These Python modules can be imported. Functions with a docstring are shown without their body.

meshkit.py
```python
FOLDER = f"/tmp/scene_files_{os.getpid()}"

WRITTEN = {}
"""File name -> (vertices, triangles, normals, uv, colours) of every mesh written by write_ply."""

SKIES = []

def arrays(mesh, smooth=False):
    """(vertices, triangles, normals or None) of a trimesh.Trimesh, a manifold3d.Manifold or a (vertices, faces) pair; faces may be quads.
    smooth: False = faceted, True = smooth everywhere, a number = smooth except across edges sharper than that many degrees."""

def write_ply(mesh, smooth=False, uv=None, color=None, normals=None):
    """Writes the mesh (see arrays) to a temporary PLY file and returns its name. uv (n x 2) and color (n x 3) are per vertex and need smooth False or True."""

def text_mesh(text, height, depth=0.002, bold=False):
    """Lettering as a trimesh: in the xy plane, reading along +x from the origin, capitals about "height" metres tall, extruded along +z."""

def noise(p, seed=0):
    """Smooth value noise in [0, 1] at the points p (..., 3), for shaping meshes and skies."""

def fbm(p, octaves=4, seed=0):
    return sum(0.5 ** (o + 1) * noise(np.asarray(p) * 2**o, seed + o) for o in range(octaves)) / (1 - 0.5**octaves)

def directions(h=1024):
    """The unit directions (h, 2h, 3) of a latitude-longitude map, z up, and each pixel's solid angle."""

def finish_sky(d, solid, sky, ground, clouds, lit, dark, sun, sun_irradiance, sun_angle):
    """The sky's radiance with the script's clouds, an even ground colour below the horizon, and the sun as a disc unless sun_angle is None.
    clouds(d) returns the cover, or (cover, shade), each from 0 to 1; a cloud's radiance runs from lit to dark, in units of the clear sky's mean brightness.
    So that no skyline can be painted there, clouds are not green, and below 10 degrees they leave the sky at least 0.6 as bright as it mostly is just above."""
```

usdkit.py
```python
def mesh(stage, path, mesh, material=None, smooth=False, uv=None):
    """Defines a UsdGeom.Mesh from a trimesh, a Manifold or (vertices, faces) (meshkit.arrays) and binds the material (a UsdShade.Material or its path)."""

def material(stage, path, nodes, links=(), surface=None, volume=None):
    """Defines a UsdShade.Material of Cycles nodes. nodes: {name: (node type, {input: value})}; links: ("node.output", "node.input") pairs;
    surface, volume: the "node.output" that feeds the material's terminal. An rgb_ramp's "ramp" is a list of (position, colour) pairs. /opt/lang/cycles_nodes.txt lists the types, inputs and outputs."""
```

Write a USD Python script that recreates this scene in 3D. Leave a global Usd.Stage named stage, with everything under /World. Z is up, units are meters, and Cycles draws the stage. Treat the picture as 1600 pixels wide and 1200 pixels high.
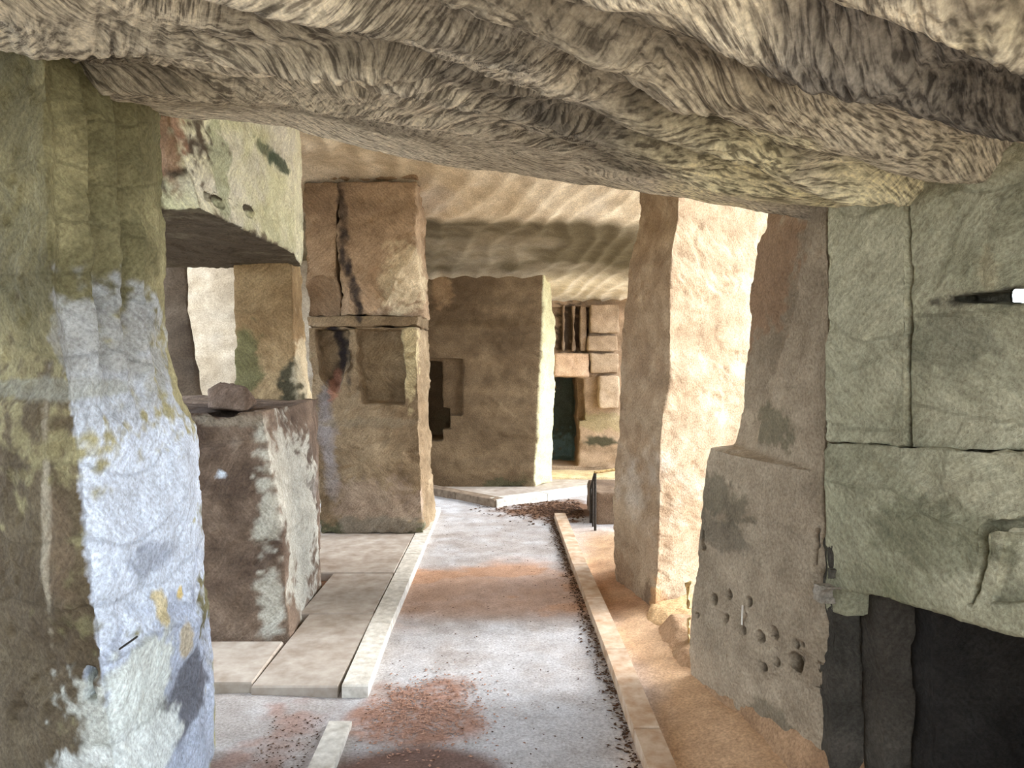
import math, random
import numpy as np, trimesh, manifold3d as m3
import usdkit, meshkit
from meshkit import noise, fbm
from pxr import Usd, UsdGeom, UsdLux, Gf, Sdf, Vt

stage = Usd.Stage.CreateInMemory()
UsdGeom.SetStageUpAxis(stage, UsdGeom.Tokens.z)
UsdGeom.SetStageMetersPerUnit(stage, 1.0)
world = UsdGeom.Xform.Define(stage, '/World')
stage.SetDefaultPrim(world.GetPrim())
UsdGeom.Scope.Define(stage, '/World/Looks')

# ------------------------------------------------------------------ camera, sky, sun, exposure
F, CX, HY, EYE = 1150.0, 800.0, 565.0, 1.6           # focal length in pixels, horizon row, eye height
cam = UsdGeom.Camera.Define(stage, '/World/camera')
cam.AddTranslateOp().Set(Gf.Vec3d(0, 0, EYE)); cam.AddRotateXOp().Set(90.0)
cam.CreateHorizontalApertureAttr(36.0); cam.CreateVerticalApertureAttr(27.0)
cam.CreateFocalLengthAttr(36.0 * F / 1600); cam.CreateVerticalApertureOffsetAttr(-(600 - HY) / 1600 * 36.0)
cam.CreateClippingRangeAttr(Gf.Vec2f(0.05, 500))
cam.CreateExposureAttr(0.1)
dome = UsdLux.DomeLight.Define(stage, '/World/sky')
dome.CreateIntensityAttr(2.3); dome.CreateColorAttr(Gf.Vec3f(0.78, 0.90, 1.05))
sun = UsdLux.DistantLight.Define(stage, '/World/sun')
SUN = np.array([0.86, 0.12, 0.47]); SUN /= np.linalg.norm(SUN)
sun.CreateAngleAttr(26.0); sun.CreateIntensityAttr(1.3); sun.CreateNormalizeAttr(True); sun.CreateColorAttr(Gf.Vec3f(1.0, 0.965, 0.93))
sun.AddRotateZOp().Set(math.degrees(math.atan2(SUN[1], SUN[0])) + 90)
sun.AddRotateXOp().Set(math.degrees(math.acos(SUN[2])))


# ------------------------------------------------------------------ helpers
def P(px, py, D):                                    # a point of the photograph at its distance
    return np.array([(px - CX) * D / F, D, EYE - (py - HY) * D / F])

def lin(r, g, b):
    c = np.array([r, g, b]) / 255.0
    return np.where(c <= 0.04045, c / 12.92, ((c + 0.055) / 1.055) ** 2.4)

used = {}
def path_of(name, parent=None):
    base = (parent.GetPath().pathString if parent is not None else '/World') + '/' + name
    k = used.get(base, 0); used[base] = k + 1
    return base if k == 0 else f'{base}_{k:03d}'

def tag(o, label=None, cat=None, group=None, kind=None):
    prim = o.GetPrim() if hasattr(o, 'GetPrim') else o
    for k, v in (('label', label), ('category', cat), ('group', group), ('kind', kind)):
        if v: prim.SetCustomDataByKey(k, v)
    return prim

def thing(name, label, cat, group=None, kind=None):
    return tag(UsdGeom.Xform.Define(stage, path_of(name)), label, cat, group, kind)

def obj(name, mesh, mat, parent=None, smooth=False, attrs=None, label=None):
    m = usdkit.mesh(stage, path_of(name, parent), mesh, mat, smooth=smooth)
    api = UsdGeom.PrimvarsAPI(m)
    for k, v in (attrs or {}).items():
        t = Sdf.ValueTypeNames.Color3fArray if k == 'col' else Sdf.ValueTypeNames.Float3Array
        api.CreatePrimvar(k, t, 'vertex').Set(Vt.Vec3fArray.FromNumpy(np.asarray(v, np.float32)))
    if label: m.GetPrim().SetCustomDataByKey('label', label)
    return m.GetPrim()

def mani(v, f):
    return m3.Manifold(m3.Mesh(vert_properties=np.asarray(v, np.float32), tri_verts=np.asarray(f, np.uint32)))

def edge(D, pts):                                    # a leaning edge traced at distance D: z -> (x, y)
    q = np.array([P(x, y, D) for x, y in pts]); q = q[np.argsort(q[:, 2])]
    return lambda z: (float(np.interp(z, q[:, 2], q[:, 0])), D)

def fix(x, y): return lambda z: (x, y)

def loft(edges, zs):
    n, L = len(edges), len(zs)
    v = [(*e(z), z) for z in zs for e in edges]
    f = []
    for k in range(L - 1):
        for i in range(n):
            a, b = k * n + i, k * n + (i + 1) % n
            f += [(a, b, b + n), (a, b + n, a + n)]
    v += [tuple(np.mean(v[:n], 0)), tuple(np.mean(v[(L - 1) * n:L * n], 0))]
    c0, c1 = L * n, L * n + 1
    for i in range(n):
        f += [(c0, (i + 1) % n, i), (c1, (L - 1) * n + i, (L - 1) * n + (i + 1) % n)]
    m = mani(v, f)
    return m if m.volume() > 0 else mani(v, [t[::-1] for t in f])

def hull(pts): return m3.Manifold.hull_points(np.asarray(pts, float))
def pbox(x0, x1, y0, y1, D0, D1):                    # a straight block whose front face fills the traced rectangle at D0
    a, b = P(x0, y0, D0), P(x1, y1, D0)
    return hull([(x, y, z) for x in (a[0], b[0]) for y in (D0, D1) for z in (a[2], b[2])])
def abox(x0, x1, y0, y1, z0, z1):
    return hull([(x, y, z) for x in (x0, x1) for y in (y0, y1) for z in (z0, z1)])
def ball(c, r):
    return m3.Manifold.sphere(1.0, 20).scale(np.broadcast_to(r, 3).tolist()).translate(list(map(float, c)))

sm = lambda x, a, b: (lambda t: t * t * (3 - 2 * t))(np.clip((x - a) / (b - a), 0, 1))
def mix(a, b, t): return a + (b - a) * t[:, None]

def strokes(p, n, seed, band=0.3, ang=48, flow=False):
    """Tool marks: a frame (along, across, patch) per vertex; rows of marks lean one way, then the other."""
    up = np.abs(n[:, 2]) > 0.75
    u = np.where(up, p[:, 0], np.where(np.abs(n[:, 1]) > np.abs(n[:, 0]), p[:, 0], p[:, 1]))
    w = np.where(up, p[:, 1], p[:, 2])
    warp = (noise(p * 1.7, seed + 5) - .5) * .5 + (noise(p * 6, seed + 6) - .5) * .08
    if flow:
        rs = np.random.RandomState(seed)
        c = rs.uniform([-3, 0.3], [1.8, 3.3], (90, 2))
        q = np.stack([u + warp * .3, w + warp * .25], 1)
        from scipy.spatial import cKDTree
        dd, k = cKDTree(c * [1, 1.9]).query(q * [1, 1.9], k=2)
        strokes.fade, k = sm(dd[:, 1] - dd[:, 0], 0, .05), k[:, 0]
        a = np.radians(rs.choice([-38, -20, 18, 35, 55, -50], 90) + rs.uniform(-10, 10, 90))[k]
        u, w, kk = u - c[k, 0], w - c[k, 1], k * 3.71
        a = a + u * .5                                  # each patch fans out
    else:
        k = np.floor((w + warp * .6) / band); uk = np.floor((u + warp + .37 * k) / (band * 2.2))
        a = np.radians(np.where(k % 2 == 0, ang, -ang) + 25 * (noise(np.stack([k * 1.7, uk * 2.3, 0 * k], 1), seed + 8) - .5))
        u, w, kk = u - uk * band * 2.2, w - k * band, k * 3.71 + uk * 7.13
    return np.stack([u * np.cos(a) + w * np.sin(a), -u * np.sin(a) + w * np.cos(a), kk], 1)

def paint(p, n, seed, c0, c1, moss=0., soot=0., pale=0., strata=.25, stains_and_light=(), under_shade=None):
    big, fine = fbm(p * 1.6, 4, seed + 20), fbm(p * 9, 3, seed + 21)
    c = mix(np.broadcast_to(c0, p.shape), np.broadcast_to(c1, p.shape), sm(big * .7 + fine * .3, .34, .66))
    s = noise(np.stack([p[:, 0] * .4, p[:, 1] * .4, p[:, 2] * 9 + big * 1.5], 1), seed + 22)
    c = c * (1 + strata * (s - .5))[:, None]
    for amount, colour, sd in ((moss, lin(92, 96, 58), 30), (soot, lin(48, 44, 40), 40), (pale, lin(205, 196, 182), 50)):
        if amount:
            t = sm(fbm(p * 1.3, 4, seed + sd) * .75 + fine * .25, .62 - .3 * amount, .80 - .3 * amount)
            c = mix(c, np.broadcast_to(colour, p.shape), t * min(1, .45 + amount * .5))
    for (ctr, rad, colour, strength, *face) in stains_and_light:  # real stains, and light and shade painted as colour patches
        d = np.linalg.norm((p - ctr) / rad, axis=1) + (fbm(p * 6, 3, seed + 60) - .5) * 1.2 + (fbm(p * 24, 3, seed + 61) - .5) * 1.1
        c = mix(c, np.broadcast_to(colour, p.shape), sm(-d, -1.15, -.8) * strength * (sm(n @ np.array(face[0]), .25, .55) if face else 1))
    if under_shade is not None: c = mix(c, np.broadcast_to(under_shade, p.shape), sm(-n[:, 2], .45, .7) * .9)  # paints shade onto faces that look down
    c = c * [.965, 1.0, 1.06]
    return np.clip(c, .01, .95)

def grow(v, f, seed, big=.03, mid=.012, led=.008, chisel=.004, band=.3, ang=48, flow=False, rate=(13, 42), smoothing=2, spall=.009):
    t = trimesh.Trimesh(v, f, process=False); 
    if smoothing: trimesh.smoothing.filter_laplacian(t, lamb=.5, iterations=smoothing)
    v, f, n = meshkit.arrays(t, True)
    st = strokes(v, n, seed, band, ang, flow)
    w = v + (noise(v * 2.1, seed + 9)[:, None] - .5) * .25
    h = big * 2 * (fbm(v * 1.4, 3, seed) - .5) + mid * 2 * (fbm(w * 6.5, 3, seed + 1) - .5)
    h += led * 2 * (noise(np.stack([v[:, 0] * .7, v[:, 1] * .7, w[:, 2] * 8], 1), seed + 2) - .5)
    q = st * [rate[0], rate[1], 1]
    h -= spall * sm(fbm(w * [2.6, 2.6, 3.4], 4, seed + 12), .50, .54) + spall * .7 * sm(fbm(w * [6, 6, 8], 3, seed + 13), .56, .60)
    cut = noise(q, seed + 3) * .65 + noise(q * [2, 2, 1] + 7, seed + 4) * .35
    h += chisel * 2 * (cut - .5)
    v = v + n * h[:, None]
    return v, f, meshkit.arrays((v, f), True)[2], st, cut

def rock(name, m, mat, el, seed, parent=None, colour=None, shape=None, label=None):
    m = m.refine_to_length(el).to_mesh()
    v, f = np.array(m.vert_properties[:, :3], float), np.array(m.tri_verts, int)
    v, f, n, st, cut = grow(v, f, seed, **(shape or {}))
    return obj(name, (v, f), mat, parent, smooth=True, attrs={'col': paint(v, n, seed, **colour), 'mark': st * [14, 62, 1]}, label=label)

# ------------------------------------------------------------------ materials
def rock_mat(name, marks=.17, bump=.6, dist=.008, grain=1.5, ramp=(.35, .62), rough=.92, gw=1.6):
    return usdkit.material(stage, '/World/Looks/' + name, {
        'col': ('attribute', {'attribute': 'col'}), 'mark': ('attribute', {'attribute': 'mark'}),
        'geo': ('geometry', {}),
        'ns': ('noise_texture', {'scale': 1.0, 'detail': 3.0, 'roughness': .6}),
        'nf': ('noise_texture', {'scale': 55.0 * grain, 'detail': 4.0, 'roughness': .65}),
        'nm': ('noise_texture', {'scale': 7.0, 'detail': 4.0, 'roughness': .6}),
        'rs': ('rgb_ramp', {'ramp': [(ramp[0], (1 - marks,) * 3), (ramp[1], (1 + marks * .55,) * 3)]}),
        'rf': ('rgb_ramp', {'ramp': [(.3, (.66, .64, .62)), (.68, (1.2, 1.2, 1.2))]}),
        'rm': ('rgb_ramp', {'ramp': [(.3, (.82, .80, .78)), (.7, (1.12, 1.12, 1.12))]}),
        'm1': ('mix_color', {'blend_type': 'multiply', 'fac': 1.0, 'use_clamp': False}),
        'm2': ('mix_color', {'blend_type': 'multiply', 'fac': 1.0, 'use_clamp': False}),
        'm3': ('mix_color', {'blend_type': 'multiply', 'fac': 1.0, 'use_clamp': False}),
        'ad': ('math', {'math_type': 'multiply_add', 'value2': gw}),
        'b': ('bump', {'strength': bump, 'distance': dist}),
        'p': ('principled_bsdf', {'roughness': rough, 'specular_ior_level': .15}),
    }, [('mark.vector', 'ns.vector'), ('geo.position', 'nf.vector'), ('geo.position', 'nm.vector'),
        ('ns.fac', 'rs.fac'), ('nf.fac', 'rf.fac'), ('nm.fac', 'rm.fac'),
        ('col.color', 'm1.a'), ('rs.color', 'm1.b'), ('m1.result', 'm2.a'), ('rf.color', 'm2.b'), ('m2.result', 'm3.a'), ('rm.color', 'm3.b'),
        ('nf.fac', 'ad.value1'), ('ns.fac', 'ad.value3'), ('ad.value', 'b.height'), ('b.normal', 'p.normal'), ('m3.result', 'p.base_color')], surface='p.BSDF')

def plain_mat(name, c0, c1, scale=30., rough=.8, metallic=0., bump=.3, dist=.003):
    return usdkit.material(stage, '/World/Looks/' + name, {
        'geo': ('geometry', {}), 'n': ('noise_texture', {'scale': scale, 'detail': 4.0, 'roughness': .6}),
        'r': ('rgb_ramp', {'ramp': [(.3, tuple(c0)), (.7, tuple(c1))]}), 'b': ('bump', {'strength': bump, 'distance': dist}),
        'p': ('principled_bsdf', {'roughness': rough, 'metallic': metallic, 'specular_ior_level': .2})},
        [('geo.position', 'n.vector'), ('n.fac', 'r.fac'), ('r.color', 'p.base_color'), ('n.fac', 'b.height'), ('b.normal', 'p.normal')], surface='p.BSDF')

M_rock = rock_mat('sandstone')
M_far = rock_mat('sandstone_fine', marks=.09, bump=.4, dist=.006, gw=2.)
M_smooth = rock_mat('sandstone_grainy', marks=.08, bump=.6, dist=.006, gw=3.)
ANG = (-46, 6, 44)
def ceiling_mat(name):
    nodes = {'col': ('attribute', {'attribute': 'col'}), 'mark': ('attribute', {'attribute': 'mark'}), 'w': ('separate_xyz', {}), 'geo': ('geometry', {}),
             'lo': ('noise_texture', {'scale': 1.7, 'detail': 1.0}), 'ls': ('vector_math', {'math_type': 'multiply', 'vector2': (.45, .45, 0)}), 'la': ('vector_math', {'math_type': 'add'}),
             'nf': ('noise_texture', {'scale': 80., 'detail': 4.0, 'roughness': .65}), 'rf': ('rgb_ramp', {'ramp': [(.3, (.70, .69, .68)), (.68, (1.2, 1.2, 1.2))]}),
             'rs': ('rgb_ramp', {'ramp': [(.39, (.36, .35, .35)), (.50, (.92, .92, .92)), (.62, (1.3, 1.3, 1.28))]}),
             'm1': ('mix_color', {'blend_type': 'multiply', 'fac': 1.0, 'use_clamp': False}), 'm2': ('mix_color', {'blend_type': 'multiply', 'fac': 1.0, 'use_clamp': False}),
             'b': ('bump', {'strength': 1.0, 'distance': .010}), 'p': ('principled_bsdf', {'roughness': .92, 'specular_ior_level': .15}),
             'ad': ('math', {'math_type': 'multiply_add', 'value2': .5})}
    links = [('mark.vector', 'w.vector'), ('geo.position', 'lo.vector'), ('lo.color', 'ls.vector1'), ('geo.position', 'la.vector1'), ('ls.vector', 'la.vector2'), ('geo.position', 'nf.vector'), ('nf.fac', 'rf.fac')]
    prev = None
    for i, a in enumerate(ANG):
        nodes[f'r{i}'] = ('vector_rotate', {'rotate_type': 'z_axis', 'angle': -math.radians(a)})
        nodes[f's{i}'] = ('mapping', {'mapping_type': 'point', 'scale': (20., 100., 1.), 'location': (3.7 * i, 5.1 * i, 0)})
        nodes[f'n{i}'] = ('noise_texture', {'scale': 1.0, 'detail': 2.5, 'roughness': .55})
        nodes[f'k{i}'] = ('math', {'math_type': 'multiply_add', 'value3': 0.})
        links += [('la.vector', f'r{i}.vector'), (f'r{i}.vector', f's{i}.vector'), (f's{i}.vector', f'n{i}.vector'), (f'n{i}.fac', f'k{i}.value1'), (f'w.{"xyz"[i]}', f'k{i}.value2')]
        if prev: links.append((prev, f'k{i}.value3'))
        prev = f'k{i}.value'
    links += [(prev, 'rs.fac'), ('col.color', 'm1.a'), ('rs.color', 'm1.b'), ('m1.result', 'm2.a'), ('rf.color', 'm2.b'), ('nf.fac', 'ad.value1'), (prev, 'ad.value3'), ('ad.value', 'b.height'), ('b.normal', 'p.normal'), ('m2.result', 'p.base_color')]
    return usdkit.material(stage, '/World/Looks/' + name, nodes, links, surface='p.BSDF')
M_ceil = ceiling_mat('chiselled_ceiling')
M_white = rock_mat('crusted_stone', marks=.12, bump=.45, dist=.008)
M_floor = rock_mat('dusty_floor', marks=.05, bump=.3, dist=.004)
M_sand = plain_mat('outer_ground', lin(176, 162, 140), lin(204, 190, 168), 3.)
M_dull = plain_mat('dull_rock', lin(120, 104, 84), lin(160, 142, 116), 4., bump=.6, dist=.02)
M_kerb = plain_mat('kerb_stone', lin(176, 168, 154), lin(222, 216, 204), 24.)
M_kerbs = plain_mat('dusted_kerb_stone', lin(170, 136, 104), lin(208, 186, 162), 12.)
M_edge_shade = plain_mat('shaded_edge_stone', lin(92, 76, 60), lin(140, 122, 102), 14.)  # darker stone that puts shade into the platform's left edges
M_slab = plain_mat('paving_stone', lin(142, 128, 114), lin(178, 168, 156), 9.)
M_litter = plain_mat('leaf_litter', lin(40, 26, 18), lin(92, 62, 40), 40.)
M_gravel = plain_mat('reddish_gravel', lin(128, 92, 74), lin(176, 138, 116), 40.)
M_rail = plain_mat('painted_rail', lin(120, 96, 58), lin(206, 176, 120), 60., rough=.45, metallic=.3, bump=.1)
M_dark = plain_mat('dark_iron', lin(34, 32, 30), lin(70, 64, 56), 60., rough=.6, metallic=.4)

TAN, BRN, PALE, GRN, PINK = lin(172, 148, 116), lin(136, 112, 84), lin(214, 198, 168), lin(140, 136, 100), lin(186, 150, 124)
YEL, DRK, GRY, SOOT, WHT = lin(220, 204, 148), lin(92, 76, 60), lin(150, 142, 122), lin(46, 42, 40), lin(214, 220, 226)

# ------------------------------------------------------------------ the setting: floor, ceilings, outer walls
def grid(xs, ys, zf, ztop, down):
    """A height field closed into a solid; down: the field is the underside."""
    X, Y = np.meshgrid(xs, ys); nx, ny = len(xs), len(ys)
    v = np.stack([X, Y, zf(X, Y)], -1).reshape(-1, 3)
    i, j = np.meshgrid(np.arange(nx - 1), np.arange(ny - 1)); a = (j * nx + i).ravel()
    f = np.vstack([np.stack([a, a + 1, a + nx + 1], 1), np.stack([a, a + nx + 1, a + nx], 1)])
    loop = np.r_[np.arange(nx), np.arange(1, ny) * nx + nx - 1, (ny - 1) * nx + np.arange(nx - 2, -1, -1), np.arange(ny - 2, 0, -1) * nx]
    if down: f = f[:, ::-1]
    return v, f, loop
def skirt(v, f, loop, z, down):
    k = len(v); w = v[loop].copy(); w[:, 2] = z
    v = np.vstack([v, w, [[v[:, 0].mean(), v[:, 1].mean(), z]]]); m = len(loop); i = np.arange(m); j = (i + 1) % m
    s = np.vstack([np.stack([loop[i], k + i, loop[j]], 1), np.stack([loop[j], k + i, k + j], 1), np.stack([k + i, np.full(m, k + m), k + j], 1)])
    return v, np.vstack([f, s[:, ::-1] if down else s])

# outer ground
obj_g = obj('ground', abox(-40, 40, -25, 40, -.6, -.16), M_sand); tag(obj_g, 'sandy open ground around the rock-cut hall', None, kind='structure')

# floor: one bed of beaten earth, with raised stone paving laid on it
def zfloor(X, Y):
    p = np.stack([X, Y, 0 * X], -1)
    z = .010 * (fbm(p * 2.5, 3, 71) - .5) * 2 + .004 * (fbm(p * 18, 3, 72) - .5)
    z += .07 * sm(X, .58, 1.0) * sm(Y, 2.0, 3.2) * (1 - sm(Y, 6.2, 7.2)) * (.6 + .8 * fbm(p * 3, 3, 73))
    z += .02 * sm(-X, .8, 1.2) * (1 - sm(Y, 3.4, 3.6))
    patch = sm(-(np.hypot((X + .42) / .34, (Y - 3.35) / .36) + (fbm(p * 6, 2, 74) - .5) * .8), -1.1, -.6)
    return z + patch * .016 * (fbm(p * 26, 2, 75) - .25)
floor = thing('floor', 'pale dusty floor path running between the stone kerbs', None, kind='structure')
def floor_paint(v):
    p = v * [1, 1, 0]
    a, b, c = fbm(p * 1.4, 4, 80), fbm(p * 8, 4, 81), noise(p * [1.5, 5, 0] , 82)
    col = mix(np.broadcast_to(lin(165, 159, 155), p.shape), np.broadcast_to(lin(184, 183, 184), p.shape), sm(a * .6 + b * .4, .35, .65))
    x, y = v[:, 0], v[:, 1]
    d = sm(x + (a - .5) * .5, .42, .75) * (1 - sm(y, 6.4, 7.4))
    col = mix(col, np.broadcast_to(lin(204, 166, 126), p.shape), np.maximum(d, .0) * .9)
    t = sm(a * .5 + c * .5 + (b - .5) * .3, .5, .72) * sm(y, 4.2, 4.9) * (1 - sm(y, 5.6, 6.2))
    col = mix(col, np.broadcast_to(lin(182, 138, 104), p.shape), np.clip(t + .75 * sm(y, 4.4, 4.8) * (1 - sm(y, 5.4, 5.9)), 0, 1) * .85)  # orange dirt that also paints the warm tone of the shaded band
    r = sm(-(np.hypot((x + .42) / .34, (y - 3.35) / .36) + (fbm(p * 6, 2, 74) - .5) * .8), -1.1, -.6)
    col = mix(col, np.broadcast_to(lin(158, 116, 94), p.shape), r * (.45 + .4 * sm(fbm(p * 26, 2, 75), .3, .6)))
    w = sm(-(np.hypot((x + .30) / .42, (y - 2.86) / .24) + (a - .5) * .8), -1.1, -.65)
    col = mix(col, np.broadcast_to(lin(96, 62, 44), p.shape), w * .85)
    l = sm(-(np.hypot((x - .55) / .75, (y - 7.95) / .6) + (b - .5) * .8), -1.1, -.6)
    col = mix(col, np.broadcast_to(lin(112, 80, 56), p.shape), l * .95)
    q = sm(b * .5 + noise(p * 3.1, 84) * .5, .56, .70) * sm(-x, .75, .95) * (1 - sm(y, 4.4, 4.8))
    return mix(col, np.broadcast_to(lin(146, 104, 84), p.shape), q * .6)
v, f, loop = grid(np.arange(-4.6, 3.4, .022), np.arange(-.6, 12.6, .022), zfloor, -.15, False)
f0 = (v[f].mean(1)); v, f = skirt(v, f, loop, -.16, False)
obj('earth_bed', (v, f), M_floor, floor, smooth=True, attrs={'col': floor_paint(v), 'mark': v * 30})

# ceiling over the foreground
EX = [(-2.8, 2.66), (-1.47, 2.60), (-1.04, 2.56), (-.86, 2.53), (-.39, 2.41), (0, 2.362), (.52, 2.29), (1.04, 2.205), (1.28, 2.16), (1.9, 2.12)]
EX = np.array(EX)
FX = np.array([(-2.8, 2.75), (-1.75, 2.68), (-1.35, 2.51), (-.75, 2.485), (-.22, 2.42), (.12, 2.34), (.52, 2.25), (1.04, 2.14), (1.3, 2.14), (1.9, 2.14)])
def zceil(X, Y):
    p = np.stack([X, Y, 0 * X], -1)
    e, b = np.interp(X, EX[:, 0], EX[:, 1]), np.interp(X, FX[:, 0], FX[:, 1])
    z = b + (e - b) * sm(Y, 2.45, 2.95)
    k = 1 - sm(Y, 2.40, 2.62)
    wv = np.sin(2 * np.pi * (Y - .22 * X + (fbm(p * 1.1, 2, 90) - .5) * .55) / .36)
    wv2 = np.sin(2 * np.pi * (Y + .10 * X + (fbm(p * 1.6, 2, 91) - .5) * .5) / .21)
    z = z + k * (.038 * wv + .014 * wv2) * (.5 + 1.0 * noise(p * 1.8, 92)) + .03 * (fbm(p * 2.2, 3, 93) - .5)
    return z + .006 * (fbm(p * 14, 2, 94) - .5)
def yback(X): return 2.98 + .05 * (noise(np.stack([X * 3, 0 * X, 0 * X], -1), 95) - .5) + .03 * (noise(np.stack([X * 11, 0 * X, 0 * X], -1), 96) - .5)
xs, ts = np.arange(-2.8, 1.78, .0075), np.linspace(0, 1, 300)
ceiling = thing('ceiling', 'low rippled rock ceiling covered in fanned chisel marks', None, kind='structure')
X, T = np.meshgrid(xs, ts)
v, f, loop = grid(xs, ts, lambda X, T: X * 0, 0, True)
Y = (.9 + (yback(X) - .9) * T).ravel(); v[:, 1] = Y; v[:, 2] = zceil(v[:, 0], Y)
n = np.tile([0, 0, -1.], (len(v), 1))
wt = np.exp(16 * np.stack([noise(v * [1.5, 2.4, 0] + 11 * i, 120 + i) for i in range(3)], 1)); wt /= wt.sum(1, keepdims=True)
bend = v[:, :2] + .3 * (np.stack([noise(v * 1.6, 124), noise(v * 1.6, 125)], 1) - .5)
cut = np.zeros(len(v))
for i, a in enumerate(np.radians(ANG)):
    q = np.stack([(bend[:, 0] * np.cos(a) + bend[:, 1] * np.sin(a)) * 12, (-bend[:, 0] * np.sin(a) + bend[:, 1] * np.cos(a)) * 58, np.full(len(v), 3.7 * i)], 1)
    cut += wt[:, i] * (noise(q, 102 + i) * .6 + noise(q * [2.1, 2, 1] + 5, 106 + i) * .4)
k = 1 - .8 * sm(Y, 2.45, 2.7)
pits = sm(fbm(v * [3, 3, 0], 3, 104), .3, .65)
v[:, 2] -= k * .013 * (sm(cut, .36, .62) - .5) * (.35 + .9 * pits)
c = paint(v, n, 105, lin(176, 162, 138), lin(218, 204, 178), moss=.04, soot=.14, pale=.12, strata=.0)
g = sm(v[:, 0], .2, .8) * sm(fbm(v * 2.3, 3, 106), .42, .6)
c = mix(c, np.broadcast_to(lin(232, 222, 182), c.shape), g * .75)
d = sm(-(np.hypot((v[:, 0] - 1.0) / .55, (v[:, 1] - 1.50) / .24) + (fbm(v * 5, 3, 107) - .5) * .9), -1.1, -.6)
c = mix(c, np.broadcast_to(lin(78, 76, 78), c.shape), d * .75)  # shadow at the near right of the ceiling, painted as a dark patch
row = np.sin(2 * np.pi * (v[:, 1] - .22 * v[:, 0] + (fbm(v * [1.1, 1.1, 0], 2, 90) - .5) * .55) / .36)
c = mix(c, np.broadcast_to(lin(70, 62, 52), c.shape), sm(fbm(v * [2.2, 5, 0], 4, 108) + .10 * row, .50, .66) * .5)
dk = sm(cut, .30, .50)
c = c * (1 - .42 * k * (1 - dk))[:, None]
v, f = skirt(v, f, loop, 3.9, True)
nn = len(v) - len(c)
c = np.vstack([c, np.tile(BRN, (nn, 1))]); st = np.vstack([wt * (k + .25 * (1 - k))[:, None] + .5 / 3 * 0 + (1 - (k + .25 * (1 - k)))[:, None] / 3, np.full((nn, 3), .33)])
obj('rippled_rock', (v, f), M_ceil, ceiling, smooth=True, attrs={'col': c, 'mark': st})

# unseen roof and walls added behind the camera to limit daylight, open on the right
obj('added_rear_rock', abox(-2.8, 1.78, -1.3, .905, 2.45, 3.9), M_dull, ceiling)
o = thing('added_wall_rear', 'unseen rock walls added behind the camera to cut daylight', None, kind='structure')
obj('added_rear_rock', abox(-2.9, -.6, -1.7, -1.3, -.16, 3.9), M_dull, o)
obj('added_side_rock', abox(-3.2, -2.55, -1.3, 1.95, -.16, 3.9), M_dull, o)

# higher ceiling of the hall beyond
ZB = np.array([(2.9, 3.34), (6.2, 3.34), (6.6, 3.32), (7.15, 3.02), (7.4, 2.985), (8.3, 2.80), (9.06, 2.64), (10.4, 2.43), (13, 2.4)])
def zfar(X, Y):
    p = np.stack([X, Y, 0 * X], -1)
    yy = Y - .10 * (X + .3)
    z = np.interp(yy, ZB[:, 0], ZB[:, 1])
    sc = np.abs(np.sin(np.pi * (X * 1.0 + .35 * Y + (noise(p * 1.5, 110) - .5) * .5) / .30))
    return z + .028 * sc - .01 + .05 * (fbm(p * 1.8, 3, 111) - .5) + .02 * (fbm(p * 8, 3, 112) - .5)
v, f, loop = grid(np.arange(-2.9, 2.3, .028), np.arange(2.94, 12.5, .028), zfar, 0, True)
n = np.tile([0, 0, -1.], (len(v), 1)); st = strokes(v, n, 113, band=.45)
yy = v[:, 1] - .10 * (v[:, 0] + .3)
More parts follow.
